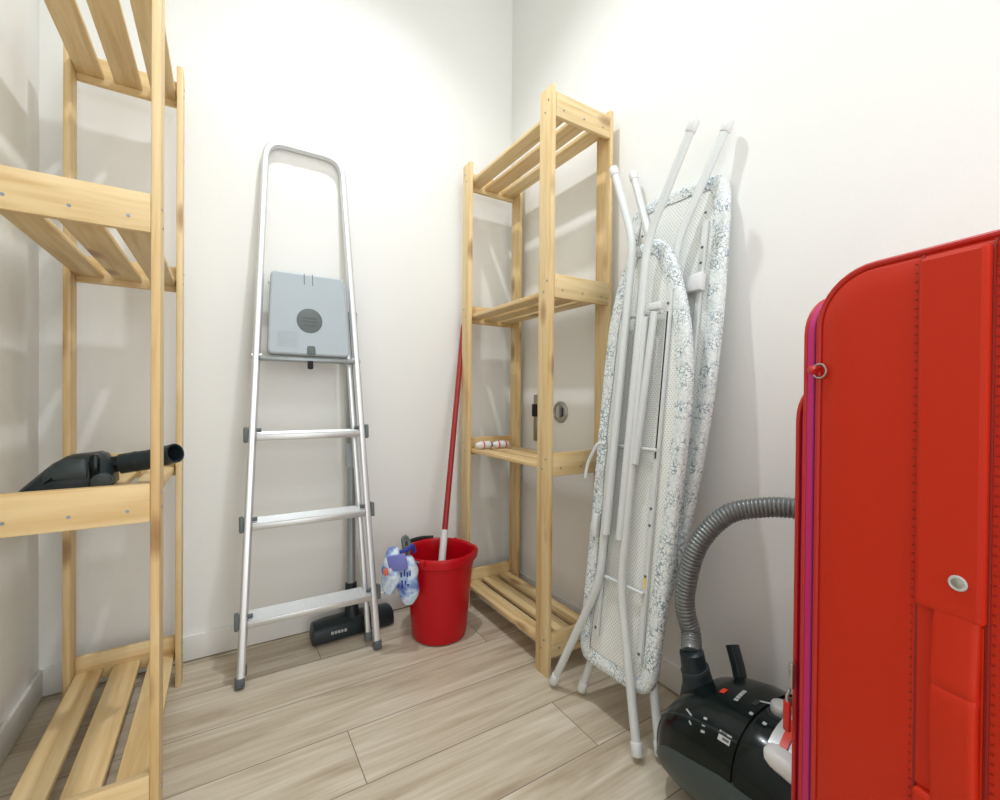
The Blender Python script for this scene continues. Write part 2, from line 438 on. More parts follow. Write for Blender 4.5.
for b in (0.172, 0.440, 0.700):
    w = 2 * rail_x(b) - 0.019
    st = MB()
    st.box((0, 0.030, b), (w, 0.078, 0.020), 0.004, tilt)
    for k in range(9):
        st.box(V((0, 0.030, b)) + tilt @ V((0, -0.032 + 0.008 * k, 0.0103)), (w - .006, 0.0035, 0.0022), 0.0006, tilt, 1)
    so = st.build('step', 'alu_step', lad)
    for s in (-1, 1):
        MB().box((s * (rail_x(b) + 0.0165), 0.016, b + 0.004), (0.012, 0.03, 0.046), 0.004).build('end_cap', 'midgrey', so)
        MB().cyl((s * (rail_x(b) - .024), 0.004, b + 0.017), (s * (rail_x(b) - .012), 0.004, b + 0.017), 0.006, 12).build('rivet', 'capgrey', so)
# folded support frame behind
fr = MB()
for s in (-1, 1):
    q_ = .006 if s < 0 else .017
    fr.sweep([(s * (rail_x(0.045) - q_), 0.048, 0.045), (s * (rail_x(1.22) - q_), 0.040, 1.22)], rrect(0.016, 0.018, 0.004, 3), up=(0, 1, 0))
for b in (1.20,): fr.box((0, 0.044, b), (2 * rail_x(b) - 0.05, 0.012, 0.016), 0.003)
fo = fr.build('support_frame', 'alu', lad)
for s in (-1, 1): MB().box((s * (rail_x(0.03) - (.006 if s < 0 else .017)), 0.048, 0.032), (0.022, 0.024, 0.03), 0.004).build('frame_foot', 'midgrey', fo)
# platform, tipped up against the rails
def lp(a, b, d): return V((a, d, b))
rb = [(-0.1225, 0.948), (0.1225, 0.948), (0.1105, 1.215), (-0.1105, 1.215)]
def round_poly(poly, r, n=6):
    P = [V((p[0], p[1], 0)) for p in poly]; out = []; k = len(P)
    for i in range(k):
        a, b, c = P[i - 1], P[i], P[(i + 1) % k]
        s_, e_ = b + (a - b).normalized() * r, b + (c - b).normalized() * r
        for j in range(n + 1):
            t = j / n; q = s_ * (1 - t) ** 2 + b * 2 * t * (1 - t) + e_ * t * t
            out.append((q.x, q.y))
    return out
plat = MB().plate(round_poly(rb, 0.018), lp, 0.000, -0.024, 0.006).build('platform', 'greyplastic', lad, smooth=22)
MB().plate(list(reversed([(0.0385 * math.cos(a * math.pi / 18) - .001, 1.060 + 0.040 * math.sin(a * math.pi / 18)) for a in range(36)]))[::-1], lp, -0.022, -0.0252, 0.0006).build('round_badge', 'midgrey', plat)
bm_ = MB()
for dz, w in ((0.008, 0.040), (-0.003, 0.048), (-0.016, 0.036)): bm_.box((0, -0.0254, 1.060 + dz), (w, 0.0008, 0.0045), 0)
bm_.build('badge_marks', 'capgrey', plat)
sl = MB()
for x in (-0.015, 0.010): sl.box((x, -0.0242, 1.196), (0.0022, 0.001, 0.036), 0)
sl.build('hinge_slots', 'midgrey', plat)
MB().plate(round_poly([(-0.011, 0.950), (0.016, 0.950), (0.014, 0.978), (-0.009, 0.978)], 0.006), lp, -0.022, -0.0262, 0.001).build('latch_recess', 'midgrey', plat)
gl = MB()
for k in range(8): gl.box((-0.066 + 0.0015 * k * 0, -0.0243, 0.975 + 0.0065 * k), (0.055, 0.0008, 0.0018), 0)
gl.build('grip_ridges', 'greyplastic', plat)
MB().box((0, 0.002, 0.938), (2 * rail_x(0.94) - 0.018, 0.026, 0.014), 0.004).build('platform_bar', 'tube', lad)
MB().box((0.002, -0.006, 0.920), (0.016, 0.014, 0.026), 0.003).build('latch', 'rubber', lad)
for s in (-1, 1): MB().cyl((s * (rail_x(.94) + .012), .010, .945), (s * (rail_x(.94) - .016), .010, .945), .009, 16).build('pivot', 'silver', lad)

# ------------------------------------------------------------------ vacuum tube with floor nozzle behind the ladder
vt = thing('vacuum_tube', 'grey telescopic vacuum tube with black floor nozzle standing behind the step ladder', 'vacuum tube', (0.381, 1.600, 0))
zz = V((0.006, 0.036, 1.0)).normalized()
b0 = V((0.0, 0.0, 0.135))
MB().cyl(b0, b0 + zz * 0.47, 0.0145, 24).build('inner_tube', 'tube', vt)
MB().cyl(b0 + zz * 0.455, b0 + zz * 0.98, 0.0180, 24, .002).build('outer_tube', 'tube', vt)
MB().cyl(b0 + zz * 0.435, b0 + zz * 0.52, 0.0205, 24, .005).build('slide_collar', 'greyplastic', vt)
# nozzle: long low head, lofted along its length
def nz_ring(x, yc, hw, h, z0=0.006):
    return [V((x, yc + u * hw, z0 + v * h)) for u, v in ((-1, 0.06), (-1.0, 0.55), (-.72, .90), (-.35, 1.0), (.35, 1.0), (.8, .8), (1, .45), (1, .06), (.8, 0), (-.8, 0))]
rings = []
for x, yc, hw, h in ((-0.132, -.016, .030, .044), (-0.128, -.016, .040, .058), (-0.09, -.013, .043, .062), (-.02, -.008, .044, .062), (.06, -.004, .043, .060), (.128, -.001, .041, .056), (.140, -.001, .038, .050), (.145, -.001, .028, .040)):
    rings.append(nz_ring(x, yc, hw, h))
nzo = MB().rings(rings).build('nozzle_head', 'black', vt, smooth=50)
mk = MB()
for k, w in enumerate((.008, .007, .009, .006, .008)):
    mk.box((-0.072 + k * 0.0105, -0.0560, 0.036), (w, 0.0014, 0.009), 0)
mk.build('nozzle_lettering', 'silver', nzo)
MB().tube(catmull([(0.0, -0.012, 0.060), (0.0, -0.010, 0.085), (0, -0.003, 0.110), b0 + zz * 0.02], 5), lambda i: .026 - .0006 * i, 20).build('swivel_neck', 'black', vt)
MB().cyl(b0 - zz * 0.018, b0 + zz * 0.035, 0.0195, 24, .003).build('neck_collar', 'black', vt)

# ------------------------------------------------------------------ red bucket
BX, BY = 0.640, 1.430
bk = thing('bucket', 'red plastic bucket on the floor between ladder and corner shelving', 'bucket', (BX, BY, 0))
sp_a = math.radians(-22)
def spout(a, r, z):
    d = abs((a - sp_a + math.pi) % (2 * math.pi) - math.pi)
    k = max(0.0, min(1.0, (z - 0.15) / 0.13))
    return r + 0.011 * k * k * math.exp(-(d / 0.22) ** 2)
def bprof(z): return 0.0935 + (0.1145 - 0.0935) * (z / 0.285)
prof = [(0.001, 0.004), (0.06, 0.004), (0.074, 0.0), (0.084, 0.001), (0.0915, 0.006), (bprof(.03), .03)] + [(bprof(z / 100), z / 100) for z in (6, 10, 14, 18, 22, 25)]
prof += [(bprof(.258), .258), (.1185, .259), (.1215, .262), (.1222, .280), (.1215, .290), (.1185, .294), (.1155, .292), (.1125, .284), (.1105, .26)]
prof += [(bprof(z / 100) - .0028, z / 100) for z in (22, 16, 10, 5)] + [(.088, .014), (.06, .008), (.001, .008)]
MB().lathe(prof, 72, fn=spout).build('bucket_body', 'red', bk, smooth=40)
# bail handle lying over the far rim
hp = []
for k in range(25):
    a = math.radians(40 + 180 * k / 24)
    lift = 0.012 * math.sin(math.pi * k / 24)
    hp.append((0.127 * math.cos(a), 0.127 * math.sin(a), 0.285 + lift * 1.2))
MB().tube(hp, 0.0026, 8).build('bail', 'steel', bk)
MB().tube(hp[5:15], 0.0075, 14).build('grip', 'rubber', bk)
for k in (0, 24): MB().cyl(V(hp[k]) * 1.0 - V((hp[k][0], hp[k][1], 0)) * .06, V(hp[k]) + V((hp[k][0], hp[k][1], 0)) * .05, .009, 14, .002).build('pivot', 'red', bk)

# ------------------------------------------------------------------ mop in the bucket
m0 = V((0.618, 1.404, 0.060)); m1 = V((0.843, 1.660, 1.125))
mo = thing('mop', 'red-handled mop standing in the red bucket and leaning into the corner', 'mop', m0)
md = (m1 - m0)
MB().tube([md * 0.255, md * .98, md], lambda i: (.0105, .0105, .006)[i], 18).build('handle', 'redpole', mo)
MB().tube([md * 0.0, md * .05, md * .06, md * .265], lambda i: (.020, .020, .0125, .0125)[i], 18).build('socket', 'whiteplastic', mo)
hd = MB()
for k in range(26):
    a = 2 * math.pi * k / 26; R_ = 0.030 + 0.024 * random.random()
    hd.tube(catmull([(0, 0, 0.02), (R_ * .7 * math.cos(a), R_ * .7 * math.sin(a), 0.012), (R_ * math.cos(a), R_ * math.sin(a), -0.018), (R_ * .9 * math.cos(a + .3), R_ * .9 * math.sin(a + .3), -0.046)], 4), .0045, 6)
hd.build('strands', 'strand', mo, smooth=60)

# ------------------------------------------------------------------ package hanging on the bucket rim
pk = thing('cleaning_refill_pack', 'crumpled blue and white plastic pack hanging from the red bucket rim', 'package', (0.478, 1.376, 0.158))
pk.scale = (1.18, 1.18, 1.16)
def pouch(cx, cy, z0, z1, w, d, seed, tw=0.0, lean_=0.0):
    rings = []; n = 26
    for i in range(17):
        t = i / 16; z = z0 + (z1 - z0) * t
        k = max(0.06, math.sin(math.pi * (0.05 + 0.90 * t)) ** 0.42)
        ring = []
        for j in range(n):
            a = 2 * math.pi * j / n
            ca, sa = math.cos(a), math.sin(a)
            x = math.copysign(abs(ca) ** .75, ca) * w * k; y = math.copysign(abs(sa) ** .9, sa) * d * k
            f = 1 + 0.20 * noise.noise(V((ca * 1.6, sa * 1.6, t * 4 + seed)))
            x, y = x * f, y * f
            x, y = x * math.cos(tw) - y * math.sin(tw), x * math.sin(tw) + y * math.cos(tw)
            ring.append(V((cx + x + lean_ * (t - .5), cy + y, z)))
        rings.append(ring)
    return rings
YAW = 0.5517
MB().rings(pouch(-0.022, 0.004, 0.036, 0.158, 0.027, 0.017, 3.0, -YAW - .25, .012)).build('folded_wipe', 'pack', pk, smooth=60)
wr = MB().rings(pouch(0.020, -0.006, 0.0, 0.132, 0.030, 0.019, 8.0, -YAW, -.006)).build('wrapped_refill', 'pack', pk, smooth=60)
R2 = Matrix.Rotation(-YAW, 3, 'Z') @ Matrix.Rotation(math.radians(-10), 3, 'Y')
MB().box((-0.012, -0.017, 0.122), (0.050, 0.010, 0.044), 0.004, R2).build('printed_label', 'bluelabel', pk)
MB().box((-0.040, -0.008, 0.100), (0.012, 0.010, 0.018), 0.003, R2).build('orange_label', 'orange', pk)
tm = MB()
for k, (dx, dz, w, h) in enumerate(((-.012, .088, .004, .012), (-.004, .092, .004, .016), (.004, .088, .004, .012), (.011, .092, .003, .014), (-.010, .062, .005, .022), (-.001, .066, .004, .012), (.006, .060, .006, .005))):
    tm.box(V((0.020, -0.006, 0)) + Matrix.Rotation(-YAW, 3, 'Z') @ V((dx, -0.0205, dz)), (w, 0.004, h), 0.0006, Matrix.Rotation(-YAW, 3, 'Z'), 1)
tm.build('lettering', 'strap', wr)
hk = MB().tube(catmull([(0.022, 0.000, 0.130), (0.030, 0.012, 0.158), (0.022, 0.016, 0.178), (0.014, 0.014, 0.170), (0.018, 0.006, 0.140)], 6), .0055, 10).build('hanger_loop', 'midgrey', pk)
MB().tube(catmull([(-0.004, -0.006, 0.146), (0.020, -0.002, 0.148), (0.040, 0.012, 0.152), (0.048, 0.016, 0.130)], 5), .0055, 8).build('tie', 'strap', pk)

# ------------------------------------------------------------------ ironing boards
def board_frame(x0, s, yc):
    w = V((s, 0, 1)).normalized(); a = V((0, 1, 0)); n = w.cross(a)
    return V((x0, yc, 0)), rot_cols(a, n, w)
def ironing_board(label, x0, s, yc, outline, tips, tipbend, feet, footbend, extras):
    loc, R = board_frame(x0, s, yc)
    t = thing('ironing_board', label, 'ironing board', loc, R, 'folded ironing boards')
    f = lambda a, b, d: V((a, d, b))
    o2 = [(p.x, p.y) for p in catmull([(a - yc, b, 0) for a, b in outline], 5, True)]
    # keep counter-clockwise
    area = sum(o2[i - 1][0] * o2[i][1] - o2[i][0] * o2[i - 1][1] for i in range(len(o2)))
    if area < 0: o2.reverse()
    def wob(poly, amp, seed):
        return [(a + amp * noise.noise(V((a * 60, b * 60, seed))), b + amp * noise.noise(V((a * 60, b * 60, seed + 9)))) for a, b in poly]
    i1, i2, i3 = inset(o2, .036), inset(o2, .020), inset(o2, .006)
    rings = [[f(a, b, -0.0195) for a, b in wob(i1, .005, 1)], [f(a, b, -0.0165) for a, b in wob(i2, .004, 2)],
             [f(a, b, -0.0150) for a, b in wob(i3, .002, 3)], [f(a, b, -0.021) for a, b in wob(o2, .0015, 4)],
             [f(a, b, -0.036) for a, b in o2], [f(a, b, -0.041) for a, b in i3]]
    m = MB(); m.rings(rings, cap0=False, cap1=True)
    m.build('cover', 'cover', t, smooth=70)
    i4 = inset(o2, .030)
    MB().rings([[f(a, b, -0.034) for a, b in i4], [f(a, b, -0.022) for a, b in i4]]).build('mesh_top', 'mesh', t, smooth=0)
    for sa in (-1, 1):
        ra = extras['rail']
        rl = MB().sweep([(sa * ra + extras.get('shift', 0), -.0155, extras['rail_b'][0]), (sa * ra + extras.get('shift', 0) , -.0155, extras['rail_b'][1])], rrect(.014, .010, .002, 3), up=(0, 1, 0)).build('rail', 'white', t)
        sl = MB().box((sa * ra + extras.get('shift', 0), -.0102, extras['slot'][0]), (.0035, .0012, extras['slot'][1]), 0).build('slot', 'dark', rl)
        for b in extras['rivets']:
            MB().cyl((sa * ra + extras.get('shift', 0), -.0115, b), (sa * ra + extras.get('shift', 0), -.0092, b), .0035, 10).build('rivet', 'capgrey', rl)
    def leg(end, bend, inner, nn, capdir):
        pts = fillet([(end[0] - yc, nn[0], end[1]), (bend[0] - yc, nn[1], bend[1]), (inner[0] - yc, nn[2], inner[1])], .06, 8)
        lg = MB().tube(pts, .0105, 16).build('leg', 'white', t)
        d = (pts[0] - pts[1]).normalized()
        MB().cyl(pts[0] - d * .022, pts[0] + d * .008, .0128, 16, .003).build('foot_cap', 'whiteplastic', lg)
    for e, b_ in zip(tips, tipbend): leg(e, b_, (b_[0] + extras['drift'], extras['tip_inner']), (extras.get('tip_n', .012), .012, .012), 1)
    for e, b_ in zip(feet, footbend): leg(e, b_, (b_[0] + extras['fdrift'], extras['foot_inner']), (.004, .004, .004), -1)
    for b, hw, nn in extras['bars']:
        MB().tube([(-hw + extras.get('shift', 0), nn, b), (hw + extras.get('shift', 0), nn, b)], .0045, 10).build('crossbar', 'white', t)
    return t
k1 = math.sqrt(1 + .11 ** 2); k2 = math.sqrt(1 + .135 ** 2)
o_front = [(.766, 1.226), (.786, 1.236), (.806, 1.238), (.834, 1.235), (.866, 1.222), (.901, 1.151), (.922, 1.05), (.929, .955), (.931, .757), (.930, .59), (.929, .425), (.931, .26), (.930, .165), (.919, .132), (.895, .118), (.813, .118), (.745, .122), (.705, .135), (.684, .175), (.678, .26), (.671, .36), (.658, .588), (.652, .771), (.657, .909), (.678, 1.03), (.712, 1.134), (.742, 1.20)]
fb = ironing_board('nearer folded ironing board with rounded top end, crossed white legs in front', .80, .11, .80,
    [(a, b * k1) for a, b in o_front],
    ((.931, 1.469 * k1), (.675, 1.474 * k1)), ((.833, 1.232 * k1), (.785, 1.226 * k1)), ((.993, .020), (.694, .020)), ((.853, .341 * k1), (.782, .350 * k1)),
    dict(rail=.072, shift=-.005, rail_b=(.20, 1.10), slot=(.86, .36), rivets=(.22, .40, .52, .56, 1.06), tip_inner=.47, foot_inner=1.03, drift=.006, fdrift=-.004, bars=((.36, .075, -.006), (.70, .078, -.006), (1.04, .06, -.004))))
o_back = [(.795, 1.393), (.86, 1.394), (.915, 1.388), (.942, 1.372), (.951, 1.34), (.953, 1.20), (.952, 1.0), (.950, .88), (.943, .70), (.930, .58), (.905, .44), (.875, .32), (.845, .25), (.815, .215), (.795, .208), (.775, .215), (.745, .25), (.714, .32), (.690, .40), (.672, .50), (.655, .64), (.643, .78), (.637, .92), (.636, 1.05), (.640, 1.20), (.645, 1.31), (.653, 1.355), (.672, 1.380), (.72, 1.390)]
bb = ironing_board('farther folded ironing board with wide square end up, against the right wall', .845, .135, .795,
    [(a, b * k2) for a, b in o_back],
    ((.948, 1.49 * k2), (.649, 1.493 * k2)), ((.834, 1.228 * k2), (.754, 1.224 * k2)), ((.928, .020), (.668, .020)), ((.835, .35), (.757, .35)),
    dict(rail=.100, shift=.0, tip_n=-.002, rail_b=(.42, 1.28), slot=(.85, .20), rivets=(.60, 1.17, 1.21, 1.30), tip_inner=.50, foot_inner=1.0, drift=.004, fdrift=.002, bars=((.42, .06, -.006), (.80, .10, -.006))))
# plastic clip on the farther board, latch lever and sticker on the nearer one
MB().box((-.088, -.004, 1.118), (.060, .020, .046), .004).build('leg_clip', 'whiteplastic', bb)
MB().box((-.077, -.0100, .385), (.006, .0012, .030), 0).build('sticker', 'yellow', fb)
MB().tube(fillet([(.078, .002, .700), (.100, .010, .700), (.128, .014, .640), (.132, .014, .600)], .02, 5), .0045, 10).build('release_lever', 'white', fb)
MB().box((.092, -.004, .48), (.018, .016, .060), .003).build('lever_guide', 'whiteplastic', fb)
MB().box((-.047, .000, 1.055), (.036, .014, .018), .003).build('slider', 'whiteplastic', fb)
st = MB().tube(fillet([(-.049, .004, 1.040), (-.041, .004, .88), (-.030, .004, .66)], .03, 5), .009, 12).build('slide_arm', 'white', fb)

# ------------------------------------------------------------------ canister vacuum cleaner
VX = 0.866
vc = thing('vacuum_cleaner', 'black canister vacuum cleaner with ribbed grey hose, on the floor beside the red suitcase', 'vacuum cleaner', (VX, 0.450, 0))
PROF = ((-.160, .070, .070, .185), (-.152, .098, .048, .210), (-.132, .117, .034, .236), (-.100, .125, .030, .250), (-.030, .128, .030, .258), (.030, .127, .030, .255), (.080, .123, .030, .243), (.120, .116, .031, .222), (.150, .106, .034, .196), (.175, .088, .042, .164), (.190, .062, .056, .134), (.196, .030, .074, .110))
def body_at(y):
    for i in range(len(PROF) - 1):
        a, b = PROF[i], PROF[i + 1]
        if a[0] <= y <= b[0]:
            t = (y - a[0]) / (b[0] - a[0]); t2 = t
            return [a[k] + (b[k] - a[k]) * t2 for k in (1, 2, 3)]
    return PROF[0][1:] if y < PROF[0][0] else PROF[-1][1:]
def ring_at(y, grow=0.0, n=40, ex=2.6):
    hw, zb, zt = body_at(y); hw += grow; zb -= grow; zt += grow; cz, hz = (zb + zt) / 2, (zt - zb) / 2
    out = []
    for j in range(n):
        a = 2 * math.pi * j / n; c, s = math.cos(a), math.sin(a)
        out.append(V((math.copysign(abs(c) ** (2 / ex), c) * hw, y, cz + math.copysign(abs(s) ** (2 / ex), s) * hz)))
    return out
def ys(a, b, n): return [a + (b - a) * i / n for i in range(n + 1)]
SEAM = -0.012
MB().rings([ring_at(y) for y in ys(-.160, SEAM - .003, 14)]).build('rear_housing', 'gloss', vc, smooth=60)
fc = MB().rings([ring_at(y, .0015) for y in ys(SEAM + .003, .196, 26)]).build('front_cover', 'gloss', vc, smooth=60)
MB().rings([ring_at(y, -.004) for y in ys(SEAM - .006, SEAM + .006, 2)]).build('seam_gasket', 'rubber', vc)
# slate side skirts following the body, each side its own panel
def skirt_top(y): return 0.130 + 0.034 * max(0.0, min(1.0, (0.13 - y) / 0.12)) ** 0.8 - 0.060 * max(0.0, (y - .12) / .06) ** 2
for s in (-1, 1):
    rings = []
    for y in ys(-.075, .182, 22):
        hw, zb, zt = body_at(y); cz, hz = (zb + zt) / 2, (zt - zb) / 2; top = max(zb + .004, min(skirt_top(y), zt - .01))
        outer, inner = [], []
        for i in range(9):
            z = zb + .003 + (top - zb - .003) * i / 8
            q = min(1.0, abs(z - cz) / hz); xx = hw * (1 - q ** 2.6) ** (1 / 2.6)
            outer.append(V((s * (xx + .0055 - (.003 if i in (0, 8) else 0)), y, z))); inner.append(V((s * (xx - .004), y, z)))
        rings.append(outer + inner[::-1])
    MB().rings(rings).build('side_skirt', 'skirt', vc, smooth=50)
# wheels
for s in (-1, 1):
    wc = V((s * .118, -.074, .074))
    wh = MB().cyl(wc - V((s * .012, 0, 0)), wc + V((s * .020, 0, 0)), .074, 40, .006).build('rear_wheel', 'blackmatte', vc, smooth=50)
    MB().cyl(wc + V((s * .018, 0, 0)), wc + V((s * .0235, 0, 0)), .050, 32, .004).build('hub_cap', 'skirt', wh)
cw = V((0, .12, .018))
MB().cyl(cw - V((.012, 0, 0)), cw + V((.012, 0, 0)), .018, 20, .003).build('castor', 'rubber', vc)
MB().box((0, .12, .035), (.034, .03, .018), .004).build('castor_fork', 'blackmatte', vc)
# hose connector + hose
hb = V((.004, .140, .190))
hc = MB().tube([hb - V((0, 0, .012)), hb + V((0, .002, .02)), hb + V((-.004, .006, .045)), hb + V((-.006, .008, .05)), hb + V((-.010, .012, .085)), hb + V((-.011, .013, .088))], lambda i: (.038, .032, .0285, .026, .0245, .0185)[i], 28).build('hose_connector', 'black', vc, smooth=40)
MB().tube([hb + V((-.004, .0062, .046)), hb + V((-.0055, .0078, .052))], .0295, 28).build('connector_ring', 'blackmatte', hc)
MB().box(hb + V((-.030, -.030, .012)), (.016, .014, .022), .003, Matrix.Rotation(math.radians(45), 3, 'Z')).build('release_button', 'silver', hc)
o_ = V((VX, .450, 0))
hpts = [hb + V((-.0105, .0125, .084)), V((.888, .624, .300)) - o_, V((.880, .632, .345)) - o_, V((.877, .630, .400)) - o_, V((.889, .610, .497)) - o_, V((.922, .568, .567)) - o_, V((.955, .515, .592)) - o_, V((.983, .451, .600)) - o_, V((1.012, .375, .585)) - o_, V((1.030, .310, .540)) - o_, V((1.035, .285, .470)) - o_]
fine = catmull(hpts, 60)
# resample evenly so that the ribs have one pitch
acc = [0.0]
for a, b in zip(fine, fine[1:]): acc.append(acc[-1] + (b - a).length)
STEP = 0.0016; res = []; j = 0
for k in range(int(acc[-1] / STEP)):
    d = k * STEP
    while acc[j + 1] < d: j += 1
    res.append(fine[j].lerp(fine[j + 1], (d - acc[j]) / max(1e-9, acc[j + 1] - acc[j])))
RIB = (0.0205, 0.0212, 0.0212, 0.0205, 0.0190)
MB().tube(res, lambda i: RIB[i % 5] if i > 4 else .019, 24).build('hose', 'hose', vc, smooth=20)
# things on top of the body
def surf(x, y, off=0.0, grow=0.0):
    hw, zb, zt = body_at(y); hw += grow; zt += grow; zb -= grow; cz, hz = (zb + zt) / 2, (zt - zb) / 2
    q = min(.985, abs(x) / hw)
    return V((x, y, cz + hz * (1 - q ** 2.6) ** (1 / 2.6) + off))
def patch(x0, x1, y0, y1, off, th, nx=10, ny=8, grow=0.0, skew=0.0):
    m = MB(); rings = []
    for i in range(nx + 1):
        x = x0 + (x1 - x0) * i / nx; top, bot = [], []
        for jj in range(ny + 1):
            y = y0 + (y1 - y0) * jj / ny + skew * (x - x0)
            top.append(surf(x, y, off + th, grow)); bot.append(surf(x, y, off - .002, grow))
        rings.append(top + bot[::-1])
    m.rings(rings); return m
pn = patch(-.088, .085, -.140, -.050, 0, .010, skew=.05).build('control_panel', 'silver', vc, smooth=50)
patch(-.084, -.026, -.078, -.066, .010, .004, 8, 2, skew=.12).build('power_slider', 'redmark', pn)
dm = MB()
for i in range(5):
    for jj in range(3):
        dm.box(surf(-.080 + .011 * i, -.090 - .010 * jj + .05 * i * .011, .0105), (.005, .0035, .001), 0)
dm.build('vent_dots', 'dark', pn)
kp = surf(-.012, -.034, -.004)
kn = MB().cyl(kp, kp + V((0, 0, .022)), .0175, 24, .006).build('suction_knob', 'silver', vc)
MB().cyl(kp + V((0, 0, -.003)), kp + V((0, 0, .004)), .023, 28, .002).build('knob_seat', 'rubber', kn)
# carrying handle: a pale bar bridging the left shoulder of the rear housing
rings = []
for y, gw, gh in ((-.052, .008, .006), (-.056, .014, .011), (-.066, .018, .0145), (-.10, .019, .016), (-.130, .019, .016), (-.146, .016, .013), (-.150, .010, .008)):
    c = surf(-.097, y, .010)
    rings.append([V((c.x + u, y, c.z + v)) for u, v in rrect(2 * gw, 2 * gh, min(gw, gh) * .75, 4)])
MB().rings(rings).build('carry_handle', 'whiteplastic', vc, smooth=50)
def marks(name, mat, items, parent):
    m = MB()
    for x, y, w, h, ang in items:
        p = surf(x, y, .0022 if name != 'badge_print' else .0030); n = (surf(x + .004, y, 0) - surf(x - .004, y, 0)).cross(surf(x, y + .004, 0) - surf(x, y - .004, 0)).normalized()
        ax = Matrix.Rotation(ang, 3, 'Z') @ V((1, 0, 0)); ax = (ax - n * ax.dot(n)).normalized()
        m.box(p, (w, h, .001), 0, rot_cols(ax, n.cross(ax), n))
    return m.build(name, mat, parent)
marks('orange_button', 'redmark', [(-.030, .064, .016, .010, 0)], fc)
marks('lettering', 'silver', [(-.043 + .0085 * k, .031 + .001 * k, .006, .0075, 0) for k in range(5)], fc)
marks('caption', 'silver', [(-.095, .094, .003, .020, -.5), (-.108, .082, .003, .008, -.5), (-.106, .055, .004, .007, 0), (-.112, .053, .004, .008, 0), (-.098, .057, .004, .007, 0)], fc)
sqr = marks('square_badge', 'silver', [(-.1085, .013, .016, .022, 0)], fc)
marks('icons', 'silver', [(-.055, -.004, .006, .006, 0), (-.060, -.030, .006, .006, 0), (-.010, -.006, .004, .020, .6)], fc)
marks('slot', 'dark', [(-.025, .004, .016, .008, 0)], fc)
marks('badge_print', 'capgrey', [(-.1055, .016, .004, .012, 0), (-.1105, .010, .004, .012, 0)], sqr)
MB().tube([surf(-.106 * min(1, body_at(y)[0] / .127), y, .0012) for y in ys(SEAM + .004, .172, 24)], .0022, 8).build('shoulder_trim', 'black', fc)
# parking post behind the hose
MB().sweep([V((.080, .085, .18)), V((.098, .110, .232)), V((.108, .130, .268))], rrect(.030, .018, .004, 3), up=(0, 1, 0)).build('parking_post', 'black', vc)

# ------------------------------------------------------------------ red suitcase
RA = math.radians(-13)
cs = thing('suitcase', 'large upright red fabric suitcase with magenta zip, in the right foreground', 'suitcase', (0.622, 0.264, 0), Matrix.Rotation(RA, 3, 'Z'))
SW, ST, SB, DX = 0.262, 0.969, 0.055, 0.43
fx = lambda a, b, d: V((d, a, b))
out = rrect(SW, ST - SB, .062, 10, -SW / 2, (ST + SB) / 2)
# (y, z) outline seen from -x is mirrored; plate() only needs one loop direction
MB().plate(out, fx, DX, .002, .004).build('shell', 'case', cs, smooth=50)
rg = []
for d, x in ((.001, .004), (.003, -.001), (.008, -.0035), (.03, -.0050), (.05, -.0058)):
    rg.append([fx(a, b, x) for a, b in inset(out, d)])
MB().rings(rg, cap0=False).build('side_panel', 'case', cs, smooth=60)
MB().tube([fx(a, b, .000) for a, b in out], .0036, 10, closed=True).build('piping', 'piping', cs)
def sweep_loop(y, x0, x1, z0, z1, r, rad, name, mat):
    lo = rrect(x1 - x0, z1 - z0, r, 8, (x0 + x1) / 2, (z0 + z1) / 2)
    return MB().tube([V((a, y, b)) for a, b in lo], rad, 10, closed=True).build(name, mat, cs)
fy = lambda a, b, d: V((a, d, b))
def layer(y0, y1, x0, x1, z0, z1, r, bev, name, mat):
    return MB().plate(rrect(x1 - x0, z1 - z0, r, 8, (x0 + x1) / 2, (z0 + z1) / 2), fy, y0, y1, bev).build(name, mat, cs, smooth=50)
layer(-.010, .018, .003, DX - .003, SB + .008, .952, .05, .001, 'zip_tape', 'magenta')
sweep_loop(.0085, .0028, DX - .0028, SB + .0078, .9522, .05, .0012, 'zip_teeth', 'zip')
layer(.018, .025, .006, DX - .006, SB + .01, .950, .05, .003, 'front_panel', 'case')
sweep_loop(.0205, .005, DX - .005, SB + .009, .951, .05, .0028, 'panel_piping', 'piping')
pk0 = layer(.024, .041, .022, DX - .022, SB + .06, .842, .05, .004, 'pocket_gusset', 'magenta')
rings = []
lo = rrect(DX - .044, .842 - SB - .06, .05, 8, DX / 2, (.842 + SB + .06) / 2)
for d, y in ((-.002, .040), (0, .0445), (.010, .0475), (.06, .052), (.12, .054)): rings.append([V((a, y, b)) for a, b in inset(lo, d)])
MB().rings(rings, cap0=True).build('pocket_front', 'case', cs, smooth=60)
sweep_loop(.0425, .021, DX - .021, SB + .059, .843, .05, .003, 'pocket_piping', 'piping')
# vertical seams
for y in (-.1055, -.1590):
    MB().sweep([V((-.0062, y, SB + .01)), V((-.0068, y, .5)), V((-.0062, y, ST - .012)), V((-.002, y, ST - .004))], rrect(.0026, .0016, .0006, 2), up=(1, 0, 0)).build('seam', 'seam', cs)
    m = MB()
    for k in range(100):
        m.box((-.0068, y + (.0038 if y > -.13 else -.0038), SB + .03 + .0088 * k), (.0008, .0022, .0010), 0)
    m.build('stitching', 'seam', cs)
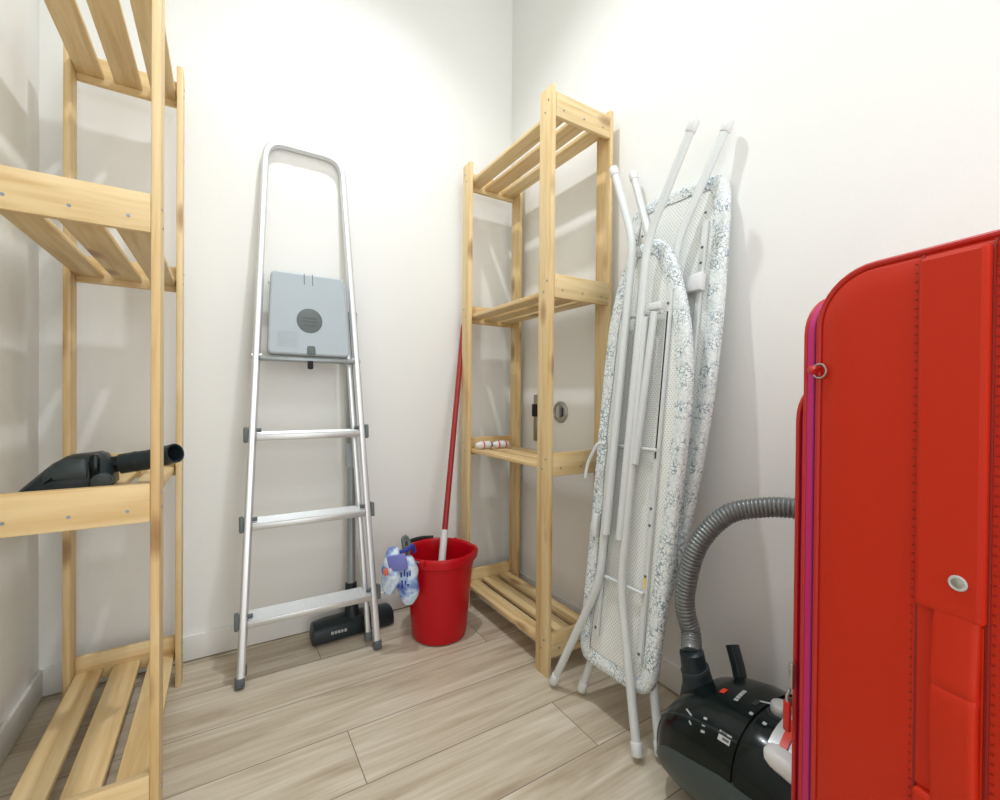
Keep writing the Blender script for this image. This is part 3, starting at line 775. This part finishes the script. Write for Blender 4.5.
# raised centre strap, upper and lower, with the padded carry handle between
def strap(z0, z1, name):
    return MB().plate(rrect(.0515, z1 - z0, .004, 3, -.1326, (z0 + z1) / 2), fx, -.002, -.0145, .004).build(name, 'case', cs, smooth=20)
up_ = strap(.618, .960, 'upper_strap'); strap(.075, .437, 'lower_strap')
MB().cyl((-.010, -.1415, .652), (-.0165, -.1415, .652), .0052, 28, .0015).build('rivet', 'steel', up_)
MB().tube([V((-.0152, -.1415 + .0058 * math.cos(k * math.pi / 14), .652 + .0058 * math.sin(k * math.pi / 14))) for k in range(28)], .0014, 8, closed=True).build('rivet_ring', 'silver', up_)
hpt = catmull([(-.0075, -.1380, .632), (-.0085, -.1380, .612), (-.0105, -.1380, .580), (-.0120, -.1380, .556), (-.0100, -.1380, .549), (-.0125, -.1380, .541), (-.0120, -.1380, .500), (-.0100, -.1380, .455), (-.0075, -.1380, .424)], 5)
MB().sweep(hpt, rrect(.0345, .012, .005, 4), up=(1, 0, 0)).build('carry_handle', 'case', cs, smooth=60)
rec = MB().plate(rrect(.054, .180, .004, 3, -.1295, .528), fx, -.001, -.0072, .001).build('handle_recess', 'case', cs, smooth=20)
# ring and pulls on the zips
rgm = MB().tube([V((-.0065, -.0045 + .0080 * math.cos(k * math.pi / 14), .8545 + .0085 * math.sin(k * math.pi / 14))) for k in range(28)], .0012, 8, closed=True).build('pull_ring', 'steel', cs)
MB().tube(catmull([(-.002, .008, .857), (-.005, .003, .856), (-.0064, -.001, .854)], 4), .0055, 12).build('pull_tab', 'piping', rgm)
zp = MB().box((.010, .0385, .455), (.008, .007, .034), .0025).build('zip_slider', 'steel', cs)
MB().tube(catmull([(.008, .040, .437), (.006, .042, .428), (.007, .042, .418)], 4), .0022, 8).build('slider_link', 'steel', zp)
MB().box((.007, .0425, .400), (.006, .009, .040), .002).build('pull_tab', 'piping', zp)
MB().sweep(catmull([(.14, -.13, ST - .002), (.15, -.13, ST + .018), (.215, -.13, ST + .024), (.28, -.13, ST + .018), (.29, -.13, ST - .002)], 5), rrect(.010, .03, .004, 3), up=(0, 1, 0)).build('top_handle', 'case', cs)
for x in (.05, DX - .05):
    for y in (-.04, -SW + .04):
        w = MB().cyl((x, y - .010, .026), (x, y + .010, .026), .026, 24, .004).build('wheel', 'rubber', cs)
        MB().box((x, y, .050), (.044, .030, .022), .006).build('wheel_fork', 'black', w)

# ------------------------------------------------------------------ black turbo nozzle on the left shelf
tn = thing('vacuum_nozzle', 'black wedge-shaped vacuum nozzle with bent pipe lying on the left pine shelf', 'vacuum nozzle', (-.27, 1.30, SLAT_TOP2))
rings = []
for x, h, w in ((-.078, .006, .050), (-.070, .016, .060), (-.050, .040, .066), (-.032, .060, .067), (-.010, .076, .066), (.010, .078, .063), (.028, .080, .058), (.040, .082, .054), (.052, .076, .048), (.062, .055, .044), (.066, .038, .040)):
    sec_ = [(-1, .02), (-1, .30), (-.93, .55), (-.70, .86), (-.35, 1.0), (.35, 1.0), (.70, .86), (.93, .55), (1, .30), (1, .02)]
    rings.append([V((x, u * w, .002 + max(.003, v * h * .91))) for u, v in sec_])
MB().rings(rings).build('nozzle_head', 'black', tn, smooth=60)
rr_ = []
for x, h in ((-.036, .030), (-.020, .054), (.0, .060), (.024, .060), (.030, .052)):
    rr_.append([V((x, -.0655 + dx, .004 + z)) for dx, z in ((.012, h * .9 + .010), (.004, h * .9 + .008), (-.004, h * .82), (-.007, h * .6), (-.004, .026), (.02, .024))])
MB().rings(rr_).build('side_bulge', 'blackmatte', tn, smooth=60)
MB().box((.040, -.050, .042), (.016, .022, .070), .006).build('hinge_column', 'gloss', tn)
MB().cyl((.052, -.068, .019), (.052, -.040, .019), .017, 24, .003).build('roller', 'blackmatte', tn)
MB().tube([V((.050, .006, .044)), V((.066, .006, .046)), V((.084, .004, .050))], lambda i: (.020, .018, .019)[i], 20).build('elbow', 'gloss', tn)
pp_ = catmull([(.074, .004, .046), (.100, .000, .050), (.130, -.006, .054), (.156, -.012, .061), (.176, -.030, .068)], 8)
def ribr(i): return .0225 + (.0008 if (i // 2) % 4 == 0 and 6 < i < 26 else 0)
def hollow(path, ro, ri, depth, n=24):
    P = [V(p) for p in path]; k = len(P); fr_ = []
    for i, p in enumerate(P):
        t = (P[min(i + 1, k - 1)] - P[max(i - 1, 0)]).normalized(); a = V((0, 0, 1)).cross(t).normalized(); fr_.append((p, a, t.cross(a)))
    ring = lambda f, r: [f[0] + f[1] * r * math.cos(2 * math.pi * q / n) + f[2] * r * math.sin(2 * math.pi * q / n) for q in range(n)]
    return MB().rings([ring(fr_[i], ro(i)) for i in range(k)] + [ring(fr_[i], ri) for i in range(k - 1, k - 1 - depth, -1)])
hollow(pp_, ribr, .0190, 14).build('bent_pipe', 'black', tn, smooth=50)

# ------------------------------------------------------------------ two small white tubes on the right shelf
def glue(label, x, y, rz, flip):
    t = thing('adhesive_tube', label, 'tube', (x, y, SLAT_TOP2 + .0155), Matrix.Rotation(rz, 3, 'Z'), 'white tubes on the corner shelf')
    pr = [(.004, -.036), (.0075, -.034), (.0125, -.024), (.0150, -.016), (.0150, .026), (.0135, .028)]
    tb = MB(); n_ = 28
    tb.rings([[V((z, r * math.cos(2 * math.pi * j / n_), r * math.sin(2 * math.pi * j / n_))) for j in range(n_)] for r, z in pr]).build('tube_body', 'whiteplastic', t)
    for z in ((-.004,) if flip else (-.012, .018)):
        MB().tube([V((z - .0028, 0, 0)), V((z + .0028, 0, 0))], .0153, n_).build('red_band', 'redmark', t)
    MB().tube([V((.026, 0, 0)), V((.0335, 0, 0))], .0125, n_).build('end_cap', 'midgrey' if flip else 'whiteplastic', t)
    return t
glue('small white tube with tapered nose and one red band, left one on the corner shelf', .862, 1.520, 0.05, True)
glue('small white tube with two red bands, right one on the corner shelf', .935, 1.512, -0.04, False)

# ------------------------------------------------------------------ fittings on the right wall
wp = thing('wall_socket', 'round metal wall fitting behind the corner shelving', 'wall fitting', (XR, 1.316, .765))
wp.scale = (1, .86, .86)
q = Matrix.Rotation(math.radians(-90), 3, 'Y')
def disc(prof, name, mat, par):
    n_ = 40
    return MB().rings([[V((-d, r * math.cos(2 * math.pi * j / n_), r * math.sin(2 * math.pi * j / n_))) for j in range(n_)] for r, d in prof]).build(name, mat, par)
disc([(.047, .0002), (.047, .004), (.044, .007), (.036, .008), (.034, .005), (.02, .005)], 'escutcheon', 'steel', wp)
MB().box((-.010, .004, 0), (.012, .014, .052), .004).build('thumb_turn', 'silver', wp)
MB().box((-.0065, -.018, 0), (.003, .006, .040), .001).build('groove', 'dark', wp)
hp_ = thing('latch_plate', 'narrow dark metal plate on the right wall, half hidden by the shelf post', 'wall plate', (XR + .0006, 1.450, .737))
MB().box((-.004, 0, 0), (.0075, .062, .186), .002).build('plate', 'steel', hp_)
MB().box((-.010, .020, .030), (.012, .026, .050), .003).build('latch', 'rubber', hp_)
for dz in (-.075, .078): MB().cyl((-.007, 0, dz), (-.0092, 0, dz), .006, 14).build('screw', 'screw', hp_)

# ------------------------------------------------------------------ light
def lamp(name, kind, loc, energy, **kw):
    l = bpy.data.lights.new(name, kind); l.energy = energy
    for k, v in kw.items(): setattr(l, k, v)
    o = bpy.data.objects.new(name, l); COL.objects.link(o); o.location = loc
    return o
lamp('ceiling_downlight', 'SPOT', (0.37, 1.03, 2.80), 70, shadow_soft_size=0.03, spot_size=math.radians(110), spot_blend=1.0, color=(0.95, 1.0, 1.05))
front_fill = lamp('front_fill_light', 'AREA', (0.45, YF + .02, 1.10), 18, shape='RECTANGLE', size=1.15, size_y=2.15, color=(0.95, 1.0, 1.05))  # added fill behind the camera, evens out the wall brightness
lamp('ceiling_fill_light', 'AREA', (0.33, -0.30, 2.83), 10, shape='SQUARE', size=0.55, color=(0.95, 1.0, 1.05))  # unseen soft fill added overhead to lift the low right wall
front_fill.rotation_euler = (math.radians(90), 0, 0)
w = bpy.data.worlds.new('World'); scene.world = w; w.use_nodes = True
w.node_tree.nodes['Background'].inputs['Color'].default_value = (1, 1, 1, 1)
w.node_tree.nodes['Background'].inputs['Strength'].default_value = 0.3

# ------------------------------------------------------------------ camera
F, YAWC, PIT, ROL = 449.33, 0.55170, -0.00692, 0.00819
cam = bpy.data.cameras.new('camera'); co = bpy.data.objects.new('camera', cam); COL.objects.link(co)
cam.sensor_fit = 'HORIZONTAL'; cam.sensor_width = 36.0; cam.lens = F * 36.0 / 1000.0
cam.clip_start = 0.01; cam.clip_end = 50
fw = V((math.sin(YAWC) * math.cos(PIT), math.cos(YAWC) * math.cos(PIT), math.sin(PIT)))
rt = V((math.cos(YAWC), -math.sin(YAWC), 0)); upv = rt.cross(fw)
r2 = rt * math.cos(ROL) + upv * math.sin(ROL); u2 = upv * math.cos(ROL) - rt * math.sin(ROL)
co.matrix_world = Matrix.Translation(V((0, 0, 0.82))) @ rot_cols(r2, u2, -fw).to_4x4()
scene.camera = co
vs = scene.view_settings
vs.view_transform = 'Standard'; vs.look = 'None'; vs.gamma = 1.0; vs.use_curve_mapping = False
vs.exposure = -0.02
